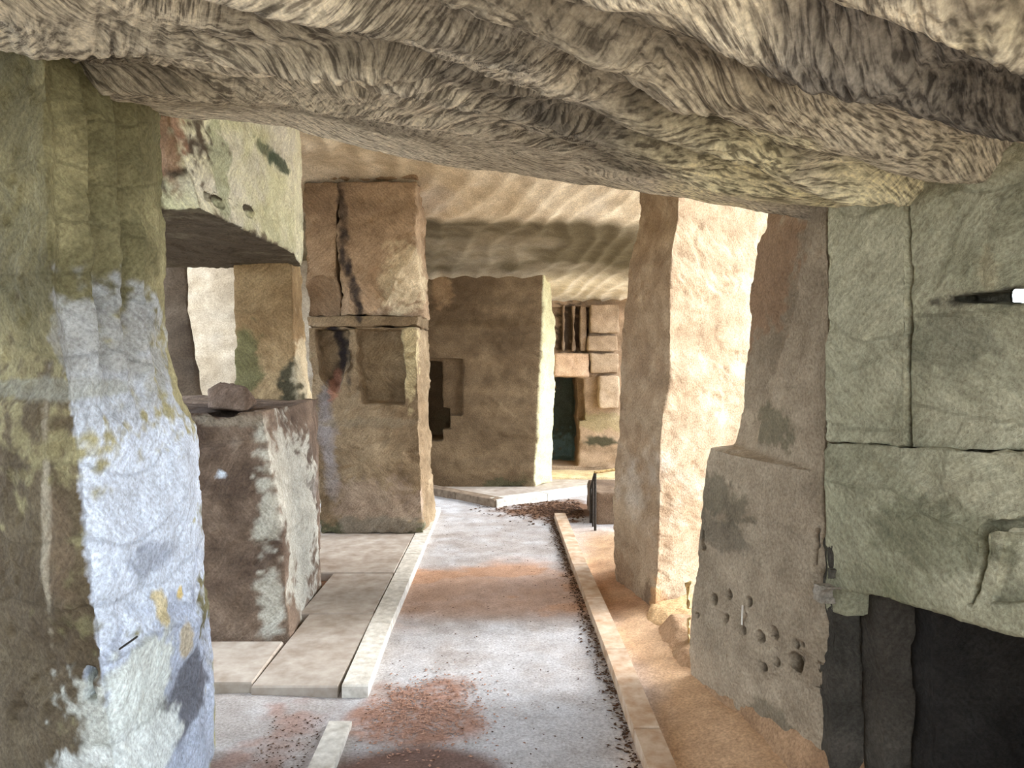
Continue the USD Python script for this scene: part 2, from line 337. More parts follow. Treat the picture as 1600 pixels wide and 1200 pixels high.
c = paint(v, n, 114, lin(206, 186, 154), lin(234, 218, 190), moss=.0, pale=.12, strata=.0)
und_shade = sm(yy + .12 * (fbm(v * 3, 3, 115) - .5), 7.15, 7.45) * (1 - sm(yy, 8.8, 9.3))
c = mix(c, np.broadcast_to(lin(94, 84, 62), c.shape), und_shade * (.72 + .25 * sm(fbm(v * [1.2, 2, 0], 3, 116), .35, .6)))  # shading of the underside painted as a dark tone
v2, f = skirt(v, f, loop, 4.1, True); nn = len(v2) - len(c)
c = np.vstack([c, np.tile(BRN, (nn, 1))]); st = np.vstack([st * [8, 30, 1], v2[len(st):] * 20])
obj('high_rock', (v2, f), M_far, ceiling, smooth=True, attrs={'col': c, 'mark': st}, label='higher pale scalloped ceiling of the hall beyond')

# ------------------------------------------------------------------ left wall (pier in the foreground)
zs = np.arange(-.1, 3.05, .15)
eA1 = edge(2.12, [(62, 55), (70, 90), (78, 300), (85, 480), (108, 600), (122, 740), (138, 900), (160, 1060), (178, 1200), (190, 1400)])
eA2 = edge(2.78, [(234, 180), (240, 400), (246, 540), (275, 620), (297, 680), (304, 800), (312, 950), (322, 1100), (328, 1200), (330, 1300)])
zA1 = [.0, .6, 1.2, 1.48, 1.54, 1.8, 2.2, 2.7]
def flute(t, o):
    def e(z):
        a, b = eA1(z), eA2(z); k = float(sm(np.array(z), 1.35, 1.75))
        return (a[0] * (1 - t) + b[0] * t + .02 * (1 - k) + o * k, a[1] * (1 - t) + b[1] * t)
    return e
front = lambda x: (lambda z: (eA1(z)[0] + x, 2.09 - .58 * x + .035 * float(sm(np.array(z), 1.48, 1.56))))
mA = loft([fix(-2.6, 2.85), front(-.9), front(-.45), front(-.1), eA1, flute(.08, -.02), flute(.2, .05), flute(.34, -.03), flute(.48, .045), flute(.60, -.025), flute(.74, .045), flute(.88, -.015), eA2, lambda z: (eA2(z)[0] - .06, 3.0), fix(-2.6, 3.0)], np.arange(-.1, 2.75, .06))
mA -= pbox(88, 108, 1075, 1132, 2.0, 2.24)
def salts(z0, z1): return
stA = [(P(30, 840, 2.05), (.022, .3, .33), lin(196, 184, 158), .8), (P(60, 900, 2.05), (.05, .2, .2), lin(150, 128, 104), .4),
       ((-1.16, 2.50, 1.0), (.26, .6, .66), lin(226, 232, 240), .98, (1, 0, 0)), ((-1.16, 2.50, .35), (.26, .6, .50), lin(186, 192, 204), .92, (1, 0, 0)), ((-1.2, 2.50, 1.62), (.24, .6, .25), lin(186, 188, 188), .7, (1, 0, 0)), ((-1.5, 2.2, 1.52), (.4, .3, .03), lin(170, 168, 150), .7),  # pale salt crust, with blue skylight also painted into the flank
       (P(215, 1110, 2.3), (.2, .2, .22), lin(226, 228, 214), .9), (P(280, 1090, 2.6), (.08, .3, .13), lin(84, 80, 80), .8), (P(200, 1180, 2.3), (.2, .2, .12), lin(230, 232, 222), .9),
       (P(245, 945, 2.45), (.2, .05, .06), lin(214, 190, 126), .8), (P(285, 925, 2.6), (.2, .025, .03), lin(220, 190, 110), .9), (P(275, 1000, 2.6), (.2, .05, .07), lin(200, 176, 124), .7),
       (P(240, 870, 2.45), (.25, .18, .06), lin(140, 146, 160), .5), (P(150, 520, 2.2), (.1, .2, .12), lin(176, 174, 166), .7), (P(200, 540, 2.5), (.1, .2, .12), lin(168, 164, 156), .5)]
wl = rock('wall_left', mA, M_rock, .013, 131, None, dict(c0=lin(122, 115, 82), c1=lin(176, 166, 124), moss=.14, soot=.02, stains_and_light=[((-1.6, 2.3, .45), (.7, .6, 1.05), lin(100, 84, 68), .8, (-.5, -.86, 0))] + stA), dict(big=.018, mid=.010, led=.003, chisel=.005, band=.22))
tag(wl, 'greenish left rock pier with a pale crust, tinted by painted blue skylight, on its lower flank', None, kind='structure')

# ------------------------------------------------------------------ pillar B: low block, pillar on it, hanging mass
eB = edge(4.13, [(408, 630), (415, 650), (422, 720), (436, 800), (447, 900), (457, 1010)])
eB2 = edge(5.15, [(470, 600), (484, 680), (490, 760), (500, 860), (507, 935)])
pB = thing('rock_block', 'dark waist-high rock block with a pale right flank, beside the left wall', 'rock')
mB = loft([fix(-2.7, 4.1), eB, lambda z: (eB(z)[0] * .5 + eB2(z)[0] * .5 - .03, 4.66), eB2, fix(-1.5, 5.75), fix(-2.7, 5.75)], list(np.arange(-.1, 1.3, .1)) + [1.325])
mB -= ball(P(372, 628, 4.35), (.17, .3, .10))
rock('body', mB, M_rock, .022, 141, pB, dict(c0=lin(84, 68, 56), c1=lin(128, 108, 90), soot=.18, pale=.02, strata=.3, stains_and_light=[(P(343, 741, 4.1), (.02, .1, .02), WHT, 1), (P(460, 800, 4.6), (.10, .62, .75), lin(196, 190, 172), .8), (P(370, 655, 4.2), (.3, .1, .04), lin(150, 138, 120), .6)]), dict(big=.025, mid=.014, led=.008, chisel=.006, band=.22))  # daylight on the right flank painted as a pale patch
m_ = hull([P(325, 640, 4.3), P(322, 610, 4.3), P(345, 598, 4.35), P(385, 608, 4.3), P(402, 632, 4.3), P(385, 645, 4.2), P(330, 612, 4.7), P(380, 612, 4.7), P(395, 640, 4.7), P(330, 645, 4.7)])
bo = rock('boulder', m_, M_rock, .02, 142, None, dict(c0=lin(92, 74, 60), c1=lin(120, 100, 84), soot=.1), dict(big=.02, mid=.01, led=.0, chisel=.004))
tag(bo, 'rounded dark boulder lodged on top of the low rock block', 'rock')
pB2 = thing('rock_pillar', 'slim tan pillar with green edges standing on the low block behind the left wall', 'pillar')
eC1 = edge(5.5, [(364, 400), (365, 600)])
eC2 = edge(5.5, [(458, 400), (462, 560), (470, 620)])
eC3 = edge(5.9, [(467, 200), (470, 420), (478, 520), (488, 620), (490, 700)])
mb = loft([eC1, eC2, eC3, fix(-2.0, 5.95)], np.arange(1.25, 3.4, .1))
rock('shaft', mb, M_rock, .025, 143, pB2, dict(c0=lin(138, 112, 78), c1=lin(178, 152, 112), moss=.06, stains_and_light=[(P(380, 560, 5.5), (.12, .1, .25), lin(96, 96, 62), .8), (P(462, 610, 5.5), (.10, .2, .25), lin(54, 54, 40), .9), (P(482, 560, 5.8), (.05, .3, .5), lin(224, 206, 170), .6)]), dict(big=.02, mid=.012, led=.006, chisel=.006, band=.5))  # the pale strip paints the lit right edge
pB3 = thing('hanging_rock', 'pale green-streaked overhanging rock mass with a dark underside, upper left', 'rock')
zz = np.r_[2.32, 2.36, np.arange(2.45, 3.4, .12)]
eL1 = lambda z: (-1.475 - .10 * float(sm(np.array(z), 2.3, 2.75)), 3.50 - .12 * float(sm(np.array(z), 2.3, 2.75)))
mL = loft([fix(-2.9, 3.9), lambda z: (eL1(z)[0] - .10, eL1(z)[1] + .02), eL1, fix(-1.46, 4.2), fix(-1.475, 5.02), fix(-1.62, 5.7), fix(-2.9, 5.7)], zz)
mL -= ball(P(350, 315, 3.73), (.07, .07, .034)); mL -= ball(P(392, 330, 4.115), (.07, .08, .03)); mL -= ball(P(336, 307, 3.62), (.06, .04, .02))
rock('mass', mL, M_rock, .02, 144, pB3, dict(c0=lin(206, 200, 158), c1=lin(234, 226, 192), moss=.24, pale=.2, under_shade=lin(76, 66, 54), stains_and_light=[(P(410, 235, 4.4), (.1, .25, .05), lin(84, 92, 70), .8), (P(438, 255, 4.7), (.1, .25, .04), lin(70, 80, 60), .9), (P(345, 260, 3.8), (.1, .1, .3), lin(150, 156, 112), .6), ((-2.1, 3.6, 2.6), (.52, .3, .8), lin(82, 68, 54), .95), ((-1.62, 3.45, 2.6), (.07, .09, .5), lin(160, 124, 98), .9), ((-2.1, 4.6, 2.30), (.75, 1.6, .06), lin(112, 98, 80), .9)]), dict(big=.03, mid=.012, led=.004, chisel=.004))  # shade painted into the underside and the dark near end
# dark pillar and far bright wall seen through the opening
p_ = thing('rock_pillar', 'dark narrow pillar just behind the left wall, inside the opening', 'pillar')
eK = edge(6.1, [(296, 380), (298, 450), (304, 520), (318, 630), (322, 700)])
rock('shaft', loft([fix(-3.6, 5.95), lambda z: (eK(z)[0] - .2, 6.0), eK, lambda z: (eK(z)[0] - .45, 6.8), fix(-3.6, 6.8)], np.arange(-.1, 4.2, .2)), M_far, .05, 151, p_, dict(c0=lin(78, 66, 54), c1=lin(104, 90, 74), soot=.1), dict(big=.03, mid=.014))
wb = thing('wall_back', 'far sandstone wall closing the hall, with a dark doorway', None, kind='structure')
rock('left_rock', loft([fix(-6.5, 8.3), fix(-1.9, 8.3), fix(-1.9, 9.0), fix(-6.5, 9.0)], np.arange(-.1, 4.0, .3)), M_far, .05, 152, wb, dict(c0=lin(168, 150, 124), c1=lin(190, 174, 150), pale=.1), dict(big=.04, mid=.014), label='pale cream wall beyond the left opening')

# ------------------------------------------------------------------ pillar C: stained pillar with a niche
pC = thing('rock_pillar', 'stained brown pillar with a shelf-like ledge and tall niche, left of the path', 'pillar')
D = 6.6
Cl = [(474, 200), (474, 400), (480, 500), (487, 640), (494, 740), (501, 850)]
Cr = [(652, 200), (651, 380), (655, 500), (652, 515), (655, 640), (660, 740), (663, 850)]
def cut_z(y): return EYE - (y - HY) * D / F
body = loft([edge(D, Cl), edge(D, Cr), lambda z: (edge(D, Cr)(z)[0] + .02, 7.3), lambda z: (edge(D, Cl)(z)[0], 7.3)], np.arange(.05, cut_z(512) - .02, .12).tolist() + [cut_z(512)])
niche = hull([P(x, y, D - .2) for x, y in ((546, 512), (624, 512), (628, 640), (556, 636))] + [P(x, y, D - .2) + [0, .42, 0] for x, y in ((550, 512), (622, 512), (626, 632), (560, 630))])
hollow = hull([P(x, y, D - .2) for x, y in ((478, 512), (538, 512), (540, 560), (520, 640), (490, 600))] + [P(x, y, D - .2) + [0, .36, 0] for x, y in ((484, 512), (530, 512), (528, 560), (515, 600), (494, 580))])
body = body - niche - hollow
def run(pts, D, w, colour, seed, strength=.75):
    r = np.random.RandomState(seed); out = []
    for (x0, y0), (x1, y1) in zip(pts[:-1], pts[1:]):
        for t in np.linspace(0, 1, 14):
            out.append((P(x0 + (x1 - x0) * t + r.uniform(-4, 4), y0 + (y1 - y0) * t, D), (w * r.uniform(.6, 1.5), .4, w * r.uniform(1.5, 3.6)), colour, strength * r.uniform(.3, .8)))
    return out
CS = run([(532, 286), (536, 400), (548, 440), (566, 498)], D, .030, lin(52, 47, 47), 1) + run([(500, 470), (520, 500), (528, 560), (505, 640)], D, .05, lin(54, 48, 48), 2) + run([(540, 515), (545, 600)], D, .022, lin(44, 44, 44), 3) + run([(505, 640), (520, 760)], D, .06, lin(170, 160, 154), 4, .5) + [(P(520, 600, D), (.05, .4, .16), lin(168, 120, 96), .8), 
      (P(590, 660, D), (.45, .2, .05), lin(150, 134, 108), .7), (P(580, 825, D), (.6, .3, .10), lin(84, 88, 64), .85), (P(640, 570, D), (.07, .3, .4), lin(214, 196, 148), .7), (P(590, 800, D), (.4, .3, .3), lin(186, 164, 146), .4)]  # the yellowish strip right of the niche is painted light
shC = dict(big=.024, mid=.022, spall=.016, led=.010, chisel=.006, band=.4)
rock('shaft', body, M_rock, .022, 161, pC, dict(c0=lin(134, 112, 84), c1=lin(172, 150, 118), moss=.06, soot=.04, stains_and_light=CS), shC)
ledge = loft([lambda z: (edge(D, Cl)(z)[0], D - .05), lambda z: (edge(D, Cr)(z)[0] + .01, D - .05), lambda z: (edge(D, Cr)(z)[0] + .02, 7.3), lambda z: (edge(D, Cl)(z)[0], 7.3)], [cut_z(512), cut_z(504), cut_z(494)])
rock('ledge', ledge, M_rock, .022, 162, pC, dict(c0=lin(128, 108, 82), c1=lin(156, 134, 104), soot=.1, stains_and_light=CS[:42]), dict(big=.014, mid=.022, led=.0, chisel=.004))
tz = [cut_z(494)] + np.arange(cut_z(480), 3.40, .12).tolist()
mU = loft([edge(D, Cl), edge(D, Cr), lambda z: (edge(D, Cr)(z)[0] + .02, 7.3), lambda z: (edge(D, Cl)(z)[0], 7.3)], tz)
crack = abox(-1.585, -1.545, 6.3, 6.9, 1.9, 3.6); 
# a broken facet at the lower right, a rounded scoop on the left
mU = mU.trim_by_plane(list(map(float, -np.array([.62, -.62, -.48]))), float(-(P(612, 440, D) @ np.array([.62, -.62, -.48]))))
mU -= ball(P(505, 470, D - .05), (.22, .22, .24)); mU -= ball(P(590, 455, D - .12), (.22, .2, .30))
for k, (nm, a, b) in enumerate((('upper_block', -3, -1.565), ('upper_block', -1.565, 0))):
    mm = mU ^ abox(a, b, 6, 7.4, 1.8, 3.5)
    lo = mm.split_by_plane([0, 0, 1], cut_z(284))
    rock('upper_block', lo[1], M_rock, .022, 163 + k, pC, dict(c0=lin(152, 126, 98), c1=lin(186, 158, 126), soot=.04, stains_and_light=CS[:42] + [(P(632, 450, D), (.2, .6, .4), lin(220, 200, 162), .75)]), shC)  # pale patch paints the light on the broken facet
rock('capital_block', (mU ^ abox(-3, 0, 6, 7.4, cut_z(284) + .012, 3.5)), M_rock, .03, 168, pC, dict(c0=lin(152, 124, 94), c1=lin(184, 154, 120), soot=.05), shC)

# ------------------------------------------------------------------ pillar D: broad far pillar
pD = thing('rock_pillar', 'broad brown far pillar with sunlight painted on its narrow right face, and a stepped niche', 'pillar')
eD0 = edge(9.06, [(640, 430), (650, 770)])
eD1 = edge(9.06, [(851, 430), (848, 520), (843, 600), (840, 680), (836, 770)])
eD2 = edge(9.42, [(860, 430), (862, 480), (868, 500), (868, 600), (864, 680), (862, 765)])
mD = loft([eD0, eD1, eD2, fix(.45, 10.2), fix(-1.4, 10.2)], np.arange(.05, 2.9, .1))
for b in (pbox(640, 722, 560, 650, 8.9, 9.16), pbox(640, 688, 564, 690, 8.9, 9.75), pbox(640, 700, 640, 672, 8.9, 9.75), pbox(640, 664, 660, 765, 8.9, 9.4)): mD -= b
rock('shaft', mD, M_smooth, .03, 171, pD, dict(c0=lin(104, 84, 60), c1=lin(128, 106, 78), moss=.02, strata=.35, stains_and_light=[((.42, 9.3, 1.5), (.6, .8, 4.), lin(222, 210, 162), .8, (1, 0, 0)), (P(790, 757, 9.06), (.25, .2, .07), lin(74, 72, 48), .7), (P(690, 480, 9.06), (.25, .2, .05), lin(84, 66, 44), .6), (P(760, 505, 9.06), (.7, .2, .05), lin(98, 78, 52), .6), (P(690, 450, 9.06), (.12, .2, .25), lin(160, 128, 92), .6)]), dict(big=.02, mid=.014, led=.012, chisel=.004, band=.5))  # the pale right face is sunlight painted into the colour
for x0, x1, y1, t in ((685, 700, 498, .03), (832, 846, 492, .03)):     # upright ribs left near the top
    rock('rib', pbox(x0, x1, 432, y1, 9.06 - t, 9.2), M_far, .03, 172 + x0, pD, dict(c0=lin(124, 100, 72), c1=lin(142, 116, 84)), dict(big=.01, mid=.008, led=.004, chisel=.003))

# ------------------------------------------------------------------ back wall (right part) with doorway
mE = loft([fix(-1.4, 10.35), fix(3.2, 10.3), fix(3.2, 11.6), fix(-1.4, 11.6)], np.arange(-.1, 2.9, .2))
mE -= pbox(850, 908, 590, 736, 9.9, 11.4)
mE -= pbox(850, 917, 592, 660, 9.9, 10.6); mE -= pbox(850, 925, 478, 552, 9.9, 10.42)
rock('right_rock', mE, M_far, .035, 181, wb, dict(c0=lin(140, 114, 86), c1=lin(176, 146, 114), soot=.04, stains_and_light=[(P(893, 515, 10.4), (.24, .3, .36), lin(66, 54, 42), .9), (P(940, 690, 10.3), (.22, .3, .07), lin(56, 54, 34), .9), (P(940, 660, 10.3), (.4, .3, .12), lin(140, 128, 84), .5), (P(885, 660, 11.3), (.6, .3, 1.2), lin(92, 104, 92), .9), (P(890, 720, 11.3), (.6, .3, .4), lin(132, 156, 152), .9)]), dict(big=.03, mid=.02, led=.02, chisel=.004, band=.5))  # one patch darkens the recess between the ribs
for i, (x0, x1, y0, y1, D0) in enumerate(((865, 921, 553, 590, 10.12),)):
    rock('lintel', pbox(x0, x1, y0, y1, D0, 10.7), M_far, .03, 182, wb, dict(c0=lin(190, 154, 120), c1=lin(206, 170, 136)), dict(big=.01, mid=.01, led=.0, chisel=.004), label='pinkish lintel stone over the far doorway')
for i, (x0, x1) in enumerate(((878, 883), (893, 900), (906, 917))):
    rock('rib', pbox(x0, x1, 478, 552, 10.16, 10.7), M_far, .03, 183 + i, wb, dict(c0=lin(132, 108, 84), c1=lin(166, 140, 112)), dict(big=.015, mid=.01, led=.006, chisel=.003))
for i, (x0, x1, y0, y1) in enumerate(((922, 968, 476, 521), (918, 966, 524, 550), (922, 968, 553, 585), (936, 968, 588, 640))):
    rock('stone_block', pbox(x0, x1, y0, y1, 10.08, 10.6), M_far, .03, 187 + i, wb, dict(c0=lin(150, 124, 96), c1=lin(186, 158, 126), soot=.05), dict(big=.012, mid=.012, led=.006, chisel=.004))
st_ = rock('stone_bench', abox(.45, 3.0, 9.55, 10.2, -.02, .10), M_far, .04, 195, None, dict(c0=lin(186, 156, 112), c1=lin(210, 184, 138)), dict(big=.006, mid=.005, led=.0, chisel=.002))
tag(st_, 'low tan stone step along the foot of the far wall', 'step')

# ------------------------------------------------------------------ pillar F: the sunlit one
pF = thing('rock_pillar', 'square pillar with one dazzling cream sunlit face, right of the path', 'pillar')
eF0 = edge(5.3, [(1000, 290), (998, 350), (990, 390), (980, 420), (976, 480), (970, 560), (964, 680), (958, 780), (960, 910), (962, 960)])
eF1 = edge(4.54, [(1060, 300), (1058, 350), (1050, 380), (1046, 440), (1046, 520), (1046, 600), (1036, 640), (1030, 700), (1030, 800), (1026, 900), (1020, 970), (1016, 1010)])
mF = loft([eF0, eF1, fix(2.05, 5.45), fix(2.05, 5.75), lambda z: (eF0(z)[0] + .1, 5.6)], np.arange(-.1, 3.4, .1))
rock('shaft', mF, M_smooth, .018, 201, pF, dict(c0=lin(158, 132, 103), c1=lin(188, 164, 133), strata=.25, pale=.05, stains_and_light=[(P(960, 900, 5.1), (.12, .3, .2), lin(150, 116, 84), .5), (P(1010, 945, 4.6), (.07, .2, .12), lin(96, 72, 52), .7), (P(1050, 945, 4.5), (.25, .12, .14), lin(190, 146, 100), .8)]), dict(big=.018, mid=.012, led=.009, chisel=.007, band=.42, ang=40))  # shade below the lit face painted as an orange patch

# ------------------------------------------------------------------ pillar G: right pillar with drill holes
pG = thing('rock_pillar', 'grey-brown right pillar with round drill holes near its foot and a dark doorway beside it', 'pillar')
eG = edge(3.65, [(1202, 320), (1200, 335), (1192, 360), (1180, 400), (1172, 450), (1167, 520), (1162, 580), (1158, 640), (1148, 680), (1143, 693), (1106, 698), (1100, 740), (1095, 800), (1085, 900), (1078, 960), (1072, 1010), (1076, 1060)])
def gD(z): return float(np.interp(z, [1.0, 1.3, 1.75, 2.1, 2.4], [3.25, 3.32, 3.02, 2.80, 2.74]))
def gX(z, D):
    a, b = eGr(z), eG(z); t = (D - 2.68) / (b[1] - 2.68); return a[0] * (1 - t) + b[0] * t
gk = lambda z: float(sm(np.array(z), 1.15, 1.4))
eGm = lambda z: (gX(z, gD(z)) - .025 * gk(z), gD(z))
eGn = lambda z: (gX(z, gD(z) + .07) + .05 * gk(z), gD(z) + .07)
eGr = lambda z: (1.125 + .015 * float(sm(np.array(z), 1.1, 1.5)), 2.68)
zg = np.r_[-.1, np.arange(.0, 1.1, .1), 1.165, 1.178, 1.196, 1.215, np.arange(1.28, 2.75, .1)]
mG = loft([eGr, fix(1.56, 2.62), fix(1.56, 3.65), eG, eGn, eGm], zg)
gp = lambda px, py: P(px, py, .0 + 2.65 + (1290 - px) / 215.0 * 1.0)
for (x, y, r) in ((1127, 936, .026), (1147, 930, .022), (1176, 939, .022), (1092, 966, .02), (1106, 961, .012), (1145, 967, .024), (1171, 986, .02), (1195, 995, .024), (1214, 988, .024), (1247, 1005, .018), (1256, 1006, .012), (1201, 1042, .02), (1217, 1035, .012), (1244, 1034, .03), (1280, 1042, .014), (1083, 970, .02)):
    D0 = {True: 0}.get(False, 0)
    # where the sight line meets the pillar's flank
    tx = (x - CX) / F; Dw = (1.125 + 2.68 * .191) / (tx + .191); c = P(x, y, Dw)
    mG -= ball(c, (.13, r * 1.25, r * 1.1))
def slot(x, y0, y1, wd, dp):
    tx = (x - CX) / F; Dw = (1.125 + 2.68 * .191) / (tx + .191); a, b = P(x, y0, Dw), P(x, y1, Dw)
    return abox(a[0] - .1, a[0] + dp, Dw - wd, Dw + wd, b[2], a[2])
mG -= slot(1103, 828, 858, .02, .03); mG -= slot(1275, 827, 884, .014, .03)
rock('shaft', mG, M_smooth, .013, 211, pG, dict(c0=lin(146, 130, 107), c1=lin(178, 160, 134), moss=.03, soot=.03, strata=.15, stains_and_light=[(P(1140, 770, 3.6), (.3, .4, .1), lin(96, 90, 72), .6), (P(1150, 830, 3.5), (.3, .3, .08), lin(92, 86, 72), .5), (P(1215, 660, 3.2), (.2, .3, .1), lin(88, 86, 62), .6), (P(1100, 1060, 3.7), (.1, .2, .08), lin(74, 76, 54), .7), (P(1200, 1140, 3.0), (.2, .2, .1), lin(84, 78, 60), .5), (P(1200, 430, 3.6), (.4, .6, .35), lin(148, 116, 88), .7)]), dict(big=.014, mid=.010, led=.004, chisel=.005, band=.3))  # brown upper patch paints the shade of the recessed part
m_ = hull([(.76, 4.36, -.08), (.79, 3.79, -.08), (.83, 3.44, -.08), (.87, 3.2, -.08), (.97, 2.9, -.08), (1.04, 2.6, -.08), (1.3, 2.6, -.08), (1.3, 4.36, -.08), (.93, 4.3, .13), (.89, 3.79, .10), (.94, 3.44, .11), (1.0, 3.2, .13), (1.08, 2.9, .17), (1.14, 2.62, .20), (1.3, 2.6, .2), (1.3, 4.3, .13)])
rock('foot', m_, M_smooth, .018, 212, pG, dict(c0=lin(158, 124, 92), c1=lin(186, 150, 114), soot=.06, moss=.04), dict(big=.02, mid=.012, led=.006, chisel=.004), label='low rocky foot of the pillar')
for (x, y0, y1, t) in ((1075, 912, 958, 6), (1076, 968, 1015, 5)):
    m_ = hull([P(x - t, y0 + 4, 3.83), P(x + t, y0, 3.83), P(x - t * .6, y1 - 20, 3.83), P(x + 1, y1, 3.83), P(x - t, y0 + 4, 3.90), P(x + t, y0, 3.90), P(x + 1, y1, 3.90)])
    rock('sunlit_chip', m_, M_rock, .01, 213 + y0, pG, dict(c0=lin(214, 180, 120), c1=lin(230, 200, 146)), dict(big=.002, mid=.002, led=.0, chisel=.001, smoothing=1), label='chipped sliver on the pillar corner, its sunlight painted in')  # slivers in paler stone paint the sunlit rim of the corner
nl = obj('rod', trimesh.creation.cylinder(.004, segment=[P(1171, 946, 3.19) + [-.03, 0, 0], P(1170, 976, 3.19) + [-.03, 0, 0]], sections=8), M_kerb); tag(nl, 'thin pale rod stuck upright below a drill hole on the right pillar', 'rod')

# ------------------------------------------------------------------ right wall, of big rock blocks, with a low dark doorway
wr = thing('wall_right', 'grey-green right wall of large cracked rock faces with a low doorway', None, kind='structure')
def hx(D): return 1.128 + (2.66 - D) * .2
def hD(px): t = (px - CX) / F; return (1.128 + 2.66 * .2) / (t + .2)
def hp(px, py): return P(px, py, hD(px))
def slab_(px0, px1, ytop, ybot, thick=.3, gap=0.0, off=0.0):
    """A face of the right wall between two sight lines, its top and bottom edges traced there."""
    d0, d1 = hD(px0), hD(px1)
    a0, a1 = hp(px0, ytop[0]), hp(px1, ytop[1]); b0, b1 = hp(px0, ybot[0]), hp(px1, ybot[1])
    pts = []
    for q in (a0, a1, b0, b1): pts += [q + [off, 0, 0], q + [thick, 0, 0]]
    return hull(pts)
slotm = hull([hp(1490, 462) + [-.1, 0, 0], hp(1606, 450) + [-.1, 0, 0], hp(1606, 473) + [-.1, 0, 0], hp(1490, 470) + [-.1, 0, 0]] + [hp(x, y) + [.06, 0.03, 0] for x, y in ((1490, 464), (1606, 452), (1606, 473), (1490, 469))])
ray = lambda px, py, D: P(px, py, D)
tun = hull([ray(x, y, D) for x, y in ((1582, 452), (1612, 450), (1612, 474), (1580, 472)) for D in (1.6, 3.2)])
HW = dict(c0=lin(152, 148, 120), c1=lin(186, 180, 150), moss=.06, soot=.02, strata=.08)
HS = dict(big=.014, mid=.007, led=.0, chisel=.004, band=.35, ang=35)
b1 = slab_(1287, 1410.5, (300, 255), (692, 702), .62, off=.0)
b2 = slab_(1411.5, 1760, (255, 130), (703, 722), .62, off=.012)
b3 = slab_(1287, 1760, (689, 714), (955, 1100), .62, off=.0)
b2 = b2 - slotm - tun; b1 = b1 - tun
hole = hull([hp(1318, 925) + [-.2, 0, 0], hp(1400, 940) + [-.2, 0, 0], hp(1610, 998) + [-.2, 0, 0], hp(1800, 1060) + [-.2, 0, 0]] + [hp(x, y) + [.9, .0, 0] for x, y in ((1318, 925), (1400, 940), (1610, 998), (1800, 1060))] + [(.8, hD(1318), -.3), (.8, hD(1800), -.3), (2.3, hD(1318), -.3), (2.3, hD(1800), -.3)])
b3 = b3 - hole
chip = hull([hp(x, y) + [d, 0, 0] for x, y in ((1532, 828), (1700, 810), (1720, 980), (1560, 985), (1518, 950)) for d in (-.1, .05)])
grv = hull([hp(x, y) + [d, 0, 0] for x, y in ((1526, 825), (1536, 822), (1540, 885), (1530, 885)) for d in (-.1, .035)]) + hull([hp(x, y) + [d, 0, 0] for x, y in ((1530, 880), (1540, 880), (1524, 948), (1512, 946)) for d in (-.1, .04)]) + hull([hp(x, y) + [d, 0, 0] for x, y in ((1536, 818), (1660, 812), (1660, 826), (1536, 828)) for d in (-.1, .05)])
b3 -= grv; b3 -= hull([hp(x, y) + [d, 0, 0] for x, y in ((1570, 835), (1720, 830), (1720, 935), (1548, 945)) for d in (-.1, .025)])
rock('rock_face', b1, M_rock, .012, 221, wr, HW, HS)
rock('rock_face', b2, M_rock, .012, 222, wr, dict(HW, stains_and_light=[(hp(1530, 465), (.2, .18, .02), lin(60, 54, 46), .8), (hp(1460, 540), (.2, .16, .10), lin(98, 96, 78), .5), (hp(1535, 425), (.1, .03, .06), lin(176, 164, 130), .6)]), HS)
rock('rock_face', b3, M_rock, .012, 223, wr, dict(HW, stains_and_light=[(hp(1450, 830), (.2, .25, .1), lin(104, 104, 78), .5)]), HS)
# jambs and inside of the doorway
xj = hx(hD(1300))
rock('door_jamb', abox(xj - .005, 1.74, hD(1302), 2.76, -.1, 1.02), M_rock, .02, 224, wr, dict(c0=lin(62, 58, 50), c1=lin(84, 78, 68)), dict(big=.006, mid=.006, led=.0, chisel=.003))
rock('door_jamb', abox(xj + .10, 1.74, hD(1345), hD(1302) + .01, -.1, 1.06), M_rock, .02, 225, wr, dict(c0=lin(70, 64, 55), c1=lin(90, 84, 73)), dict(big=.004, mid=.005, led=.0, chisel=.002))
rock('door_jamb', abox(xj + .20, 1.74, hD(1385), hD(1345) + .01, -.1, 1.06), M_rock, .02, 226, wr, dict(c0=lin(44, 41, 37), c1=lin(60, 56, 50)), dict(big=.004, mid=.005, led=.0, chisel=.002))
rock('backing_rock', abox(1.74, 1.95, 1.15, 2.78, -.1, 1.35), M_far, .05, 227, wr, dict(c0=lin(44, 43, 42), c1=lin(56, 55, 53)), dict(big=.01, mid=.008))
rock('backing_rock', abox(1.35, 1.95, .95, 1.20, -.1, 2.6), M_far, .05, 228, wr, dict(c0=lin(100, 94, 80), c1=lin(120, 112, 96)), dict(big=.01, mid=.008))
br = thing('hinge_lug', 'broken stone hinge lug at the upper corner of the low doorway', 'bracket')
def lug(px, py): return hp(px, py)
m_ = hull([lug(x, y) + [d, 0, 0] for x, y in ((1298, 916), (1322, 922), (1326, 935), (1312, 952), (1300, 944)) for d in (-.07, .03)])
rock('lug', m_ - hull([lug(x, y) + [d, 0, 0] for x, y in ((1310, 935), (1330, 930), (1330, 955), (1312, 955)) for d in (-.1, .06)]), M_rock, .008, 231, br, dict(c0=lin(150, 140, 124), c1=lin(186, 176, 160)), dict(big=.003, mid=.003, led=.0, chisel=.001))
rock('tab', hull([lug(x, y) + [d, 0, 0] for x, y in ((1316, 900), (1324, 905), (1324, 925), (1315, 922)) for d in (-.06, .03)]), M_rock, .008, 232, br, dict(c0=lin(84, 78, 68), c1=lin(104, 98, 86)), dict(big=.002, mid=.002, led=.0, chisel=.001))

